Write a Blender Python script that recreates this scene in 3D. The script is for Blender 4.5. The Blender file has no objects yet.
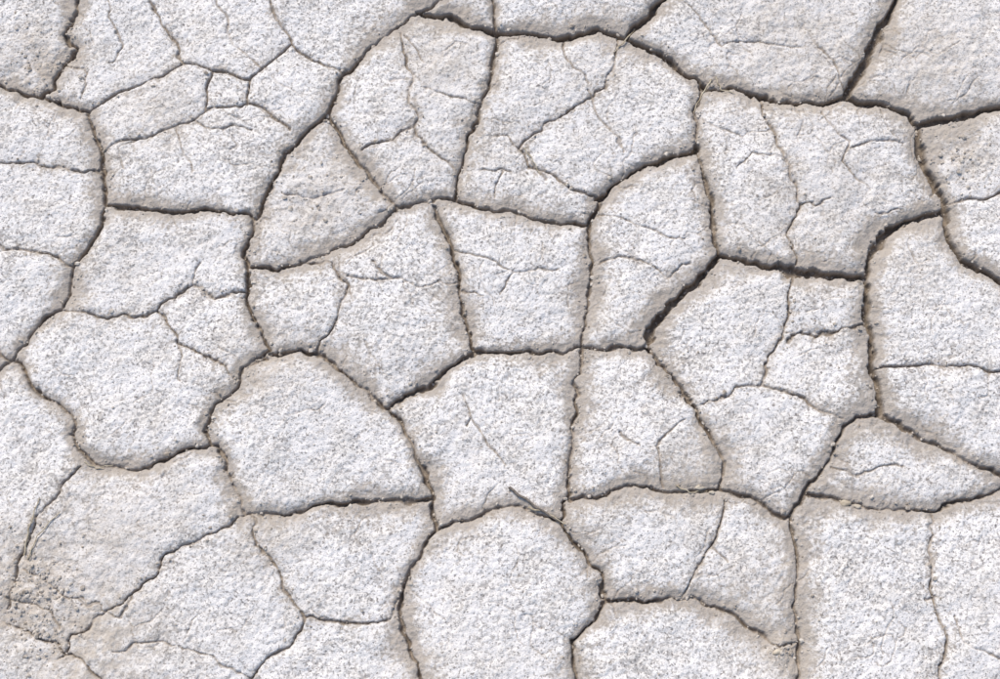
import bpy, math, random
import numpy as np
from mathutils import Vector, Matrix
random.seed(7); rng=np.random.default_rng(11)
U=0.0012
TILT=math.radians(14); HF=math.tan(math.radians(20)); DC=0.6/HF
ct,st=math.cos(TILT),math.sin(TILT)
CAM=np.array([0,-DC*st,DC*ct])
def g(px,py):
    x=(px-500)/500*HF; y=-(py-339.5)/500*HF
    d=np.array([x, y*ct+st, y*st-ct]); t=-CAM[2]/d[2]
    p=CAM+d*t
    return (p[0]/U,p[1]/U)
# ------------------------------------------------------------ cracks (A widest .. D hairline), traced plan
A=[
 [(628,34),(655,50),(690,72),(708,83),(735,88),(760,96),(800,103),(845,98),(880,105),(910,117),(920,130),(928,160),(938,185),(942,210),(952,238),(965,260),(980,268)],
 [(920,127),(950,118),(980,111)],
 [(887,20),(870,50),(856,80),(845,98)],
 [(942,210),(905,222),(880,235),(870,255),(865,278),(868,320),(875,360),(880,411)],
 [(718,252),(750,262),(795,271),(830,274),(865,278)],
 [(465,20),(500,30),(560,34),(600,24),(628,34)],[(642,20),(628,34)],
 [(718,252),(700,280),(670,300),(652,325),(648,345)],
 [(697,147),(665,155),(640,165),(615,180),(597,196)],
]
B=[
 [(72,20),(67,35),(76,50),(56,68),(50,85),(38,98),(20,92)],
 [(38,98),(60,102),(88,110),(95,130),(102,155),(104,185),(108,206)],
 [(108,206),(96,235),(76,262),(72,290),(60,307),(40,325),(20,346)],
 [(405,20),(385,35),(365,50),(345,73),(334,95),(325,116),(345,145),(370,175),(396,211)],
 [(325,116),(300,135),(283,152),(270,180),(257,214),(251,245),(248,270),(248,298),(256,325),(270,350),(240,378)],
 [(108,206),(150,208),(200,213),(257,217)],
 [(396,211),(360,235),(320,253),(285,265),(250,271)],
 [(497,20),(498,45),(490,75),(478,110),(468,145),(458,172),(455,198)],
 [(396,211),(425,203),(455,199),(490,207),(530,217),(560,222),(588,222),(597,198)],
 [(708,84),(699,110),(697,147),(708,190),(712,220),(718,252)],
 [(597,198),(590,225),(592,260),(588,300),(582,347),(578,390),(576,430),(570,470),(568,495),(561,521)],
 [(582,347),(615,348),(648,345),(668,375),(690,400),(710,435),(722,460),(722,489)],
 [(435,206),(445,240),(455,275),(463,320),(476,353),(510,352),(545,350),(582,347)],
 [(476,354),(450,370),(415,390),(390,406)],
 [(270,356),(300,350),(325,352),(345,370),(375,400),(390,407),(408,440),(425,475),(431,500),(435,528)],
 [(20,372),(45,392),(70,415),(80,448),(105,467),(150,465),(185,452),(207,446),(207,425),(225,395),(240,378),(265,360)],
 [(207,446),(225,460),(235,487),(244,516),(280,518),(310,508),(350,502),(400,501),(431,498)],
 [(435,529),(455,521),(485,515),(510,505),(530,508),(561,521),(580,550),(600,575),(605,599)],
 [(568,496),(610,491),(650,485),(690,490),(722,490),(750,497),(775,510),(793,515),(797,560),(800,600),(797,645),(797,662)],
 [(880,411),(860,415),(845,428),(835,450),(815,480),(793,514)],
 [(880,412),(910,430),(945,450),(980,466)],
 [(808,494),(850,502),(900,508),(935,511),(980,497)],
 [(605,599),(640,597),(690,600),(730,610),(763,635)],
 [(605,600),(590,620),(568,640),(572,662)],
 [(435,529),(418,560),(402,593),(398,625),(415,662)],
]
C=[
 [(290,42),(315,60),(343,73)],[(280,20),(290,42)],
 [(700,401),(745,388),(762,385),(800,398),(842,420)],
 [(185,62),(212,72),(250,79),(262,66),(290,42)],[(160,20),(176,45),(185,62)],
 [(88,110),(110,96),(140,86),(170,72),(185,62)],
 [(212,72),(208,95),(205,112),(175,128),(140,135),(100,151)],
 [(66,305),(100,315),(130,319),(158,312),(190,284),(215,295),(248,293)],
 [(158,312),(175,345),(210,358),(236,378)],
 [(300,258),(330,262),(345,283),(335,320),(318,350)],
 [(20,165),(60,168),(102,170)],[(20,250),(50,256),(76,264)],
 [(244,517),(210,535),(165,555),(145,580),(110,610),(78,634),(55,655)],
 [(250,517),(262,550),(280,580),(293,608),(300,622),(285,645),(268,662)],
 [(300,621),(350,622),(388,622),(400,598)],
 [(81,465),(60,490),(36,520),(24,548),(20,560)],
 [(795,272),(792,310),(775,350),(762,385)],[(785,340),(820,332),(868,325)],
 [(725,500),(712,545),(690,580),(685,600)],
 [(935,511),(932,560),(935,610),(945,640),(942,662)],
 [(877,368),(920,362),(950,363),(980,368)],
 [(515,145),(540,130),(580,105),(605,85),(616,60),(620,30)],
 [(515,145),(530,165),(570,184),(597,194)],
 [(763,635),(775,648),(797,645)],
 [(944,205),(965,198),(980,195)],
 [(808,494),(800,505),(793,514)],
 [(400,33),(405,60),(412,76),(408,98),(418,120),(414,130),(430,150),(445,158),(458,170)],
 [(414,130),(392,137),(360,148)],
 [(20,628),(50,640),(72,656)],
 [(205,112),(245,104),(262,108),(290,128)],[(250,79),(248,104)],
 [(800,205),(785,160),(768,125),(760,98)],[(795,270),(788,235),(800,205)],
]
D=[
 [(800,205),(832,200)],
 [(480,133),(505,135),(515,145)],
 [(597,212),(620,216),(650,226),(685,237)],
 [(345,273),(390,279),(420,284),(455,285)],
 [(118,650),(150,642),(180,643),(212,658)],
 [(20,600),(45,610),(60,632)],
 [(465,395),(475,420),(490,448),(505,465)],[(475,420),(468,428)],
 [(412,76),(440,95),(480,103)],[(390,83),(412,78)],[(405,35),(425,62)],
 [(500,297),(515,275),(535,265),(560,268)],[(515,275),(490,262),(448,252)],[(460,290),(482,296)],
 [(588,88),(600,115),(612,130),(626,150)],[(480,168),(500,168),(512,170)],[(500,168),(495,196)],
 [(565,38),(570,60),(590,80)],[(525,145),(535,165),(545,180)],
 [(602,262),(640,258),(665,275),(690,262)],
 [(665,482),(655,450),(670,430),(682,420)],
 [(800,28),(812,45),(832,62),(845,92)],[(700,20),(720,45),(760,40),(800,50)],
 [(740,168),(752,150),(785,160)],[(820,110),(850,140),(845,165),(870,190)],[(710,120),(740,135),(770,128)],
 [(850,150),(880,140),(905,145)],[(725,560),(712,545)],[(175,345),(185,378)],
 [(140,135),(120,150),(125,170)],[(175,128),(180,150),(192,170)],[(390,279),(372,262)],
 [(404,284),(410,305),(428,320)],[(345,283),(352,300)],[(840,420),(820,410),(800,398)],
 [(280,190),(310,198),(345,190)],[(190,120),(215,130),(250,128)],
 [(100,610),(70,600),(40,575),(24,570)],[(130,595),(120,620),(80,600)],
 [(950,620),(962,640),(980,648)],[(925,600),(937,595)],[(900,210),(880,212)],
 [(60,60),(90,72),(80,95)],[(115,20),(125,45),(110,60)],[(225,20),(235,45),(262,66)],
 [(830,470),(860,475),(905,465)],[(620,430),(640,445)],[(190,284),(200,262)],
]
def wander(px,py,n,step):
    a=random.uniform(0,6.28); L=[(px,py)]
    for i in range(n):
        a+=random.gauss(0,.55); px+=step*math.cos(a); py+=step*math.sin(a); L.append((px,py))
    return L
E=[wander(random.uniform(20,980),random.uniform(20,660),random.randint(3,8),9) for _ in range(150)]
E+=[wander(random.uniform(480,980),random.uniform(20,300),random.randint(4,9),9) for _ in range(45)]
def ext(l):
    l=list(l)
    for k in (0,-1):
        x,y=l[k]
        if x<=22 or x>=978 or y<=24 or y>=656:
            nx,ny=l[1] if k==0 else l[-2]
            dx,dy=x-nx,y-ny; m=math.hypot(dx,dy); q=(x+dx/m*48,y+dy/m*48)
            l=[q]+l if k==0 else l+[q]
    return l
# ------------------------------------------------------------ grid
def axis(a,b,sp,m1,s1,far):
    mid=np.arange(a,b,sp); r=np.arange(b,b+m1,s1); l=np.arange(a-m1,a,s1)
    out=[]; s=s1; p=r[-1]
    while p<far: s*=1.25; p+=s; out.append(p)
    out2=[]; s=s1; p=l[0]
    while p>-far: s*=1.25; p-=s; out2.append(p)
    return np.array(out2[::-1]+list(l)+list(mid)+list(r)+out)
xs=axis(-585,585,0.9,600,5.0,60000); ys=axis(-385,425,0.9,500,5.0,60000)
X,Y=np.meshgrid(xs,ys); X=X.astype(np.float32); Y=Y.astype(np.float32)
def vnoise(x,y,seed):
    r=np.random.default_rng(seed); T=r.random((256,256)).astype(np.float32)*2-1
    xi=np.floor(x).astype(np.int32); yi=np.floor(y).astype(np.int32)
    fx=x-xi; fy=y-yi; fx=fx*fx*(3-2*fx); fy=fy*fy*(3-2*fy)
    x0=xi&255;x1=(xi+1)&255;y0=yi&255;y1=(yi+1)&255
    return (T[y0,x0]*(1-fx)+T[y0,x1]*fx)*(1-fy)+(T[y1,x0]*(1-fx)+T[y1,x1]*fx)*fy
def fbm(x,y,sc,seed,o=3):
    s=0;a=1
    c,sn=math.cos(.6),math.sin(.6)
    for i in range(o):
        x,y=x*c-y*sn,x*sn+y*c
        s=s+a*vnoise(x/sc,y/sc,seed+i); sc*=.5;a*=.5
    return s
wa=1+.7*fbm(X,Y,90,15,1)
WX=X+3.8*fbm(X,Y,27,1,2)+wa*1.7*fbm(X,Y,10,3,4)
WY=Y+3.8*fbm(X,Y,27,21,2)+wa*1.7*fbm(X,Y,10,23,4)
def field(lines,R=70,extend=True):
    F=np.full(X.shape,1e3,np.float32)
    for l in lines:
        p=[g(*q) for q in (ext(l) if extend else l)]
        for (ax,ay),(bx,by) in zip(p[:-1],p[1:]):
            i0,i1=np.searchsorted(xs,[min(ax,bx)-R,max(ax,bx)+R]); j0,j1=np.searchsorted(ys,[min(ay,by)-R,max(ay,by)+R])
            if i1<=i0 or j1<=j0: continue
            wx=WX[j0:j1,i0:i1]-ax; wy=WY[j0:j1,i0:i1]-ay; dx,dy=bx-ax,by-ay
            t=np.clip((wx*dx+wy*dy)/(dx*dx+dy*dy+1e-9),0,1)
            d=np.hypot(wx-t*dx,wy-t*dy)
            np.minimum(F[j0:j1,i0:i1],d,out=F[j0:j1,i0:i1])
    return F
FA=field(A);FB=field(B);FC=field(C,50);FD=field(D,20);FE=field(E,12,False)
# surrounding plates beyond the traced area
x0,y0=-585,-385; x1,y1=590,425
out=(X<x0)|(X>x1)|(Y<y0)|(Y>y1)
near=(np.abs(X)<1600)&(np.abs(Y)<1400)
sel=out&near
px=WX[sel];py=WY[sel];cs=130.
r2=np.random.default_rng(5);J=r2.random((64,64,2))
f1=np.full(px.shape,1e9);c1=np.zeros((2,)+px.shape)
ci=np.floor(px/cs).astype(int);cj=np.floor(py/cs).astype(int)
pts=[]
for a in(-2,-1,0,1,2):
    for b in(-2,-1,0,1,2):
        jj=J[(cj+b)&63,(ci+a)&63]
        qx=(ci+a+jj[...,0])*cs; qy=(cj+b+jj[...,1])*cs
        pts.append((qx,qy)); d=(qx-px)**2+(qy-py)**2
        m=d<f1; f1=np.where(m,d,f1); c1[0]=np.where(m,qx,c1[0]); c1[1]=np.where(m,qy,c1[1])
e=np.full(px.shape,1e3)
for qx,qy in pts:
    ddx=qx-c1[0];ddy=qy-c1[1];L=np.hypot(ddx,ddy)
    v=((qx+c1[0])/2-px)*ddx+((qy+c1[1])/2-py)*ddy
    e=np.where(L>1e-3,np.minimum(e,np.abs(v)/np.maximum(L,1e-3)),e)
FB[sel]=np.minimum(FB[sel],e)
del pts
def ss(a,b,x):
    t=np.clip((x-a)/(b-a),0,1); return t*t*(3-2*t)
def blob(L):
    o=np.zeros_like(X)
    for (cx,cy,r,s) in L:
        gx,gy=g(cx,cy); o=np.maximum(o,s*np.exp(-((X-gx)**2+(Y-gy)**2)/(r*r)))
    return o
rough=blob([(32,585,34,1.3),(40,60,32,.8),(965,160,30,.8),(320,195,28,.5),(445,60,35,.6),(745,35,45,.7),(960,60,45,.6),(870,210,30,.4),(785,648,18,.8),(60,640,40,.5)])
wn=np.clip(1+.9*fbm(X,Y,40,41,3),.1,3)
wn2=np.clip(1+1.1*fbm(X,Y,28,47,2),0.0,2)
rag=fbm(X,Y,4.5,51,2)
carve=lambda F,hw,soft,rg=.6: 1-ss(hw,hw+soft,F+rg*rag)
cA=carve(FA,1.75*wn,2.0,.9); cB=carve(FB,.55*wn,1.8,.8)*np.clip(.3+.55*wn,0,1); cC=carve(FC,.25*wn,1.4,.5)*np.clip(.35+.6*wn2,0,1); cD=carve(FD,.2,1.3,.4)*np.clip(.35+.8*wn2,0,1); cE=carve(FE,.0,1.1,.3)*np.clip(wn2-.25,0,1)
shw=np.clip(1+.6*fbm(X,Y,50,91,2),.35,2)
sh=np.maximum.reduce([1.1*np.exp(-(np.maximum(FA-2,0)/(15*shw))**1.2),1.0*np.exp(-(FB/(15*shw))**1.2),.6*np.exp(-FC/(8*shw)),.28*np.exp(-FD/4)])
big=fbm(X,Y,170,61,2); med=fbm(X,Y,45,65,3); fine=fbm(X,Y,10,71,3)
g1=fbm(X,Y,4.0,75,2)
Hh=3.2*big+1.7*med+.5*fine+.6*g1 -4.8*sh**1.4 +rough*(2.2*fbm(X,Y,13,101,4)-1.5)
Hh=Hh-np.maximum.reduce([10.5*cA,6.3*cB,3.4*cC,2.2*cD,1.3*cE])
farfade=1-ss(900,1500,np.maximum(np.abs(X),np.abs(Y)))
Hh=Hh*farfade
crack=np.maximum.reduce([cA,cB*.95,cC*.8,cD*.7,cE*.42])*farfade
n=X.size; ny,nx=X.shape
co=np.empty((n,3),np.float32); co[:,0]=X.ravel()*U; co[:,1]=Y.ravel()*U; co[:,2]=Hh.ravel()*U
idx=np.arange(n,dtype=np.int32).reshape(ny,nx)
q=np.stack([idx[:-1,:-1],idx[:-1,1:],idx[1:,1:],idx[1:,:-1]],-1).reshape(-1,4)
me=bpy.data.meshes.new("cracked_mud_ground"); me.vertices.add(n); me.vertices.foreach_set("co",co.ravel())
me.loops.add(q.size); me.loops.foreach_set("vertex_index",q.ravel())
me.polygons.add(len(q)); me.polygons.foreach_set("loop_start",np.arange(0,q.size,4,dtype=np.int32))
me.update(calc_edges=True)
me.polygons.foreach_set("use_smooth",np.ones(len(q),bool))
def attr(nm,a):
    at=me.attributes.new(nm,'FLOAT','POINT'); at.data.foreach_set("value",np.ascontiguousarray(a,dtype=np.float32).ravel())
attr("edge",sh*farfade); attr("crack",crack); attr("outer",1-farfade)
tint=blob([(25,590,60,1.3),(90,640,70,1.1),(110,545,70,.6),(320,195,45,.7),(440,60,50,.6),(800,50,100,.55),(930,60,70,.7),(800,215,60,.45),(900,250,50,.4),(700,470,50,.45),(780,645,30,1.0),(265,365,35,.7),(265,530,40,.7),(40,60,45,.8),(960,150,40,.75),(860,190,50,.4),(760,600,50,.4),(300,215,40,.6),(600,60,50,.3),(160,110,60,.4),(100,250,60,.2),(470,150,50,.3)])
attr("tint",tint)
ob=bpy.data.objects.new("cracked_mud_ground",me); bpy.context.scene.collection.objects.link(ob)

# ------------------------------------------------------------ material
mat=bpy.data.materials.new("salt_crusted_mud"); mat.use_nodes=True
nt=mat.node_tree; N=nt.nodes; Lk=nt.links; bs=N["Principled BSDF"]
bs.inputs["Roughness"].default_value=.95
bs.inputs["Specular IOR Level"].default_value=.15
def nd(t,**k):
    o=N.new(t)
    for a,b in k.items(): setattr(o,a,b)
    return o
def noise(scale,detail=3,rough=.6,dist=0):
    o=nd("ShaderNodeTexNoise"); o.inputs["Scale"].default_value=scale;o.inputs["Detail"].default_value=detail;o.inputs["Roughness"].default_value=rough;o.inputs["Distortion"].default_value=dist
    Lk.new(tc.outputs["Object"],o.inputs["Vector"]); return o.outputs["Fac"]
def mr(v,a,b,c=0,d=1):
    o=nd("ShaderNodeMapRange"); o.interpolation_type='SMOOTHSTEP'
    Lk.new(v,o.inputs[0]); o.inputs[1].default_value=a;o.inputs[2].default_value=b;o.inputs[3].default_value=c;o.inputs[4].default_value=d; return o.outputs[0]
def mt(op,a,b,clamp=False):
    o=nd("ShaderNodeMath",operation=op); o.use_clamp=clamp
    for i,v in enumerate((a,b)):
        if isinstance(v,(int,float)): o.inputs[i].default_value=v
        else: Lk.new(v,o.inputs[i])
    return o.outputs[0]
def mix(f,a,b):
    o=nd("ShaderNodeMix",data_type='RGBA')
    if isinstance(f,(int,float)): o.inputs[0].default_value=f
    else: Lk.new(f,o.inputs[0])
    for i,v in ((6,a),(7,b)):
        if isinstance(v,tuple): o.inputs[i].default_value=v+(1,)
        else: Lk.new(v,o.inputs[i])
    return o.outputs[2]
tc=nd("ShaderNodeTexCoord")
def at(nm):
    o=nd("ShaderNodeAttribute"); o.attribute_name=nm; return o.outputs["Fac"]
edge,crk,tnt,outer=at("edge"),at("crack"),at("tint"),at("outer")
n_big=noise(7,3); n_med=noise(28,3); n_sp=noise(265,2,.6); n_sp2=noise(540,1,.6); n_br=noise(80,3,.65)
white=mix(mr(n_big,.35,.65),(.80,.765,.74),(.86,.82,.785))
sandy=mix(n_med,(.60,.54,.47),(.72,.66,.58))
base=mix(mr(n_med,.38,.72,0,.45),white,sandy)
# pits
bias=mt('ADD',mt('MULTIPLY',mt('SUBTRACT',n_br,.5),.26),mt('ADD',mt('MULTIPLY',mt('SUBTRACT',n_big,.5),.22),mt('MULTIPLY',mt('SUBTRACT',n_med,.5),.16)))
sp=mt('ADD',n_sp,bias)
pit=mr(sp,.52,.60)
base=mix(mt('MULTIPLY',pit,.66),base,mix(n_sp2,(.25,.23,.215),(.48,.445,.42)))
pit2=mr(n_sp2,.54,.64)
base=mix(mt('MULTIPLY',pit2,.36),base,(.36,.33,.305))
# a few dark specks
pit3=mr(mt('ADD',noise(330,1,.5),mt('MULTIPLY',bias,.5)),.63,.68)
base=mix(mt('MULTIPLY',pit3,.7),base,(.13,.11,.10))
# brown rim
rim=mt('ADD',mt('MULTIPLY',edge,1.2),mt('MULTIPLY',mt('SUBTRACT',n_br,.5),1.1))
rim=mt('ADD',rim,mt('MULTIPLY',mt('SUBTRACT',n_sp,.5),1.1))
rim=mr(rim,.15,.95)
brown=mix(n_sp,(.27,.222,.178),(.50,.435,.365))
base=mix(mt('MULTIPLY',rim,.84),base,brown)
tn=mt('MULTIPLY',tnt,mr(n_br,.3,.65,.4,1.1),True)
base=mix(mt('MULTIPLY',tn,.78),base,mix(n_sp,(.34,.285,.23),(.63,.55,.46)))
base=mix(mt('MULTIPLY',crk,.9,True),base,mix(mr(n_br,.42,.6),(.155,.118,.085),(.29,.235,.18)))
# distant plates: crack colour only
vo=nd("ShaderNodeTexVoronoi",feature='DISTANCE_TO_EDGE'); vo.inputs["Scale"].default_value=6.2
Lk.new(tc.outputs["Object"],vo.inputs["Vector"])
fc=mt('MULTIPLY',mt('SUBTRACT',1.0,mr(vo.outputs["Distance"],.01,.05)),outer)
base=mix(fc,base,(.1,.08,.065))
Lk.new(base,bs.inputs["Base Color"])
bh=mt('ADD',mt('MULTIPLY',n_sp,-.7),mt('MULTIPLY',n_sp2,-.5))
bp=nd("ShaderNodeBump"); bp.inputs["Strength"].default_value=.7; bp.inputs["Distance"].default_value=.002
Lk.new(bh,bp.inputs["Height"]); Lk.new(bp.outputs[0],bs.inputs["Normal"])
me.materials.append(mat)

def simple(nm,c1,c2,sc):
    m=bpy.data.materials.new(nm); m.use_nodes=True; t=m.node_tree; b=t.nodes["Principled BSDF"]; b.inputs["Roughness"].default_value=.9
    n_=t.nodes.new("ShaderNodeTexNoise"); n_.inputs["Scale"].default_value=sc; tcc=t.nodes.new("ShaderNodeTexCoord"); t.links.new(tcc.outputs["Object"],n_.inputs["Vector"])
    r=t.nodes.new("ShaderNodeValToRGB"); r.color_ramp.elements[0].position=.35; r.color_ramp.elements[1].position=.65
    r.color_ramp.elements[0].color=c1+(1,); r.color_ramp.elements[1].color=c2+(1,)
    t.links.new(n_.outputs["Fac"],r.inputs[0]); t.links.new(r.outputs[0],b.inputs["Base Color"]); return m
def hz(x,y):
    i=min(max(np.searchsorted(xs,x),1),nx-1); j=min(max(np.searchsorted(ys,y),1),ny-1); return float(Hh[j,i])
# ------------------------------------------------------------ loose crumbs along cracks
import bmesh
bm=bmesh.new(); bmesh.ops.create_icosphere(bm,subdivisions=1,radius=1); iv=np.array([v.co[:] for v in bm.verts]); ifc=np.array([[v.index for v in f.verts] for f in bm.faces]); bm.free()
V=[];Fc=[];off=0
def crumb(x,y,r):
    global off
    z=hz(x,y)
    s=np.array([random.uniform(.7,1.3),random.uniform(.7,1.3),random.uniform(.5,.9)])*r
    a=random.uniform(0,6.28);R=np.array([[math.cos(a),-math.sin(a),0],[math.sin(a),math.cos(a),0],[0,0,1]])
    v=(iv*(1+rng.uniform(-.28,.28,(len(iv),1)))*s)@R.T+np.array([x,y,z+r*.25])
    V.append(v*U);Fc.append(ifc+off);off+=len(iv)
for lines,dens,sp_ in ((A,.45,5),(B,.4,4.5),(C,.22,4)):
    for l in lines:
        p=[g(*k) for k in l]
        for (ax,ay),(bx,by) in zip(p[:-1],p[1:]):
            L=math.hypot(bx-ax,by-ay)
            for _ in range(int(L*dens)):
                t=random.random(); r=min(.45+random.expovariate(2.2),2.3)
                crumb(ax+(bx-ax)*t+random.gauss(0,sp_),ay+(by-ay)*t+random.gauss(0,sp_),r)
for _ in range(700):
    x,y=g(random.uniform(0,1000),random.uniform(0,679)); crumb(x,y,min(.35+random.expovariate(4),1.2))
for cx,cy,sx,sy,k in ((35,600,22,35,420),(40,60,20,25,120),(965,160,18,25,100),(785,650,12,6,60),(320,195,25,18,70)):
    for _ in range(k):
        x,y=g(random.gauss(cx,sx),random.gauss(cy,sy)); crumb(x,y,min(.5+random.expovariate(1.8),2.6))
def mk(nm,V,F,m,smooth=False):
    d=bpy.data.meshes.new(nm); d.from_pydata(V.tolist(),[],F.tolist()); d.materials.append(m)
    if smooth: d.polygons.foreach_set("use_smooth",np.ones(len(d.polygons),bool))
    o=bpy.data.objects.new(nm,d); bpy.context.scene.collection.objects.link(o); return o
mk("loose_soil_crumbs",np.concatenate(V),np.concatenate(Fc),simple("soil_crumb",(.29,.24,.19),(.64,.575,.50),160))
# pebbles
pm=simple("pebble_stone",(.40,.33,.24),(.62,.54,.43),90)
bm=bmesh.new(); bmesh.ops.create_icosphere(bm,subdivisions=3,radius=1); pv=np.array([v.co[:] for v in bm.verts]); pf=np.array([[v.index for v in f.verts] for f in bm.faces]); bm.free()
for k,(a,b,r) in enumerate([(846,503,4),(858,506,2.6),(700,487,3.0),(712,492,2.2),(778,652,3.4)]):
    x,y=g(a,b); v=pv*(1+.2*np.sin(pv[:,[0]]*3.1+k)*np.cos(pv[:,[1]]*2.7+k*2)+rng.uniform(-.03,.03,(len(pv),1)))*np.array([1.35,.8,.55])*r
    mk("pebble",(v+np.array([x,y,-3.0+r*.3]))*U,pf,pm,True)
# ------------------------------------------------------------ straws / twigs
def tube(nm,pts,r0,r1,m,lift=1.0):
    P=[]; k=len(pts)-1; S=24
    raw=[g(*p) for p in pts]
    for i in range(S+1):
        t=i/S*k; a=min(int(t),k-1); f=t-a
        x=raw[a][0]*(1-f)+raw[a+1][0]*f; y=raw[a][1]*(1-f)+raw[a+1][1]*f; P.append((x+.5*math.sin(i*.9),y+.5*math.cos(i*.7)))
    zs=[hz(*p) for p in P]; zz=[max(zs[max(0,i-6):i+7]) +lift for i in range(S+1)]
    zz=[sum(zz[max(0,i-3):i+4])/len(zz[max(0,i-3):i+4]) for i in range(S+1)]
    v=[];f=[];n_=7
    for i in range(S+1):
        x,y=P[i]; x2,y2=P[min(i+1,S)]; x1_,y1_=P[max(i-1,0)]; dx,dy=x2-x1_,y2-y1_; m_=math.hypot(dx,dy); nx_,ny_=-dy/m_,dx/m_
        r=r0+(r1-r0)*i/S
        for j in range(n_):
            a=j/n_*6.283; v.append(((x+nx_*math.cos(a)*r)*U,(y+ny_*math.cos(a)*r)*U,(zz[i]+math.sin(a)*r)*U))
    for i in range(S):
        for j in range(n_): f.append([i*n_+j,i*n_+(j+1)%n_,(i+1)*n_+(j+1)%n_,(i+1)*n_+j])
    return mk(nm,np.array(v),np.array(f),m,True)
sm=simple("dry_straw_mat",(.36,.29,.19),(.58,.50,.37),200); tm=simple("twig_bark",(.10,.085,.07),(.24,.2,.17),250)
tube("dry_twig",[(509,488),(525,499),(542,511),(560,522)],1.5,.9,tm)
tube("dry_straw",[(528,508),(545,512),(565,524)],.9,.6,sm)
tube("dry_straw",[(712,78),(703,92),(694,110)],.9,.5,sm)
tube("dry_straw",[(716,76),(722,88),(735,92)],.7,.4,sm)
tube("dry_straw",[(636,22),(626,38),(614,50)],.9,.5,sm)
tube("dry_straw",[(24,556),(30,528),(40,498)],.8,.5,sm)
tube("dry_straw",[(28,560),(38,536),(60,512)],.7,.4,sm)
tube("dry_straw",[(676,486),(690,492),(708,490)],.7,.4,sm)
tube("dry_straw",[(524,148),(533,160),(540,174)],.7,.4,sm)
tube("dry_straw",[(84,462),(96,468),(112,464)],.6,.4,sm)
# ------------------------------------------------------------ light, camera
sc=bpy.context.scene
w=bpy.data.worlds.new("World"); sc.world=w; w.use_nodes=True; wn_=w.node_tree; sky=wn_.nodes.new("ShaderNodeTexSky"); sky.sky_type='NISHITA'; sky.sun_disc=False
EL,AZ=math.radians(48),math.radians(-30)
sky.sun_elevation=EL; sky.sun_rotation=AZ
wn_.links.new(sky.outputs[0],wn_.nodes["Background"].inputs[0]); wn_.nodes["Background"].inputs[1].default_value=.14
ld=bpy.data.lights.new("sun",'SUN'); ld.energy=3.5; ld.angle=math.radians(20); ld.color=(1,.94,.86)
lo=bpy.data.objects.new("sun",ld); sc.collection.objects.link(lo)
dirv=Vector((math.sin(AZ)*math.cos(EL),math.cos(AZ)*math.cos(EL),math.sin(EL)))
lo.rotation_euler=dirv.to_track_quat('Z','Y').to_euler(); lo.location=(0,0,5)
cd=bpy.data.cameras.new("camera"); cam=bpy.data.objects.new("camera",cd); sc.collection.objects.link(cam)
cam.location=CAM.tolist(); cam.rotation_euler=(TILT,0,0); cd.sensor_width=36; cd.lens=18/HF; cd.clip_start=.01; cd.clip_end=500
sc.camera=cam
sc.view_settings.view_transform='Standard'; sc.view_settings.look='None'; sc.view_settings.exposure=0
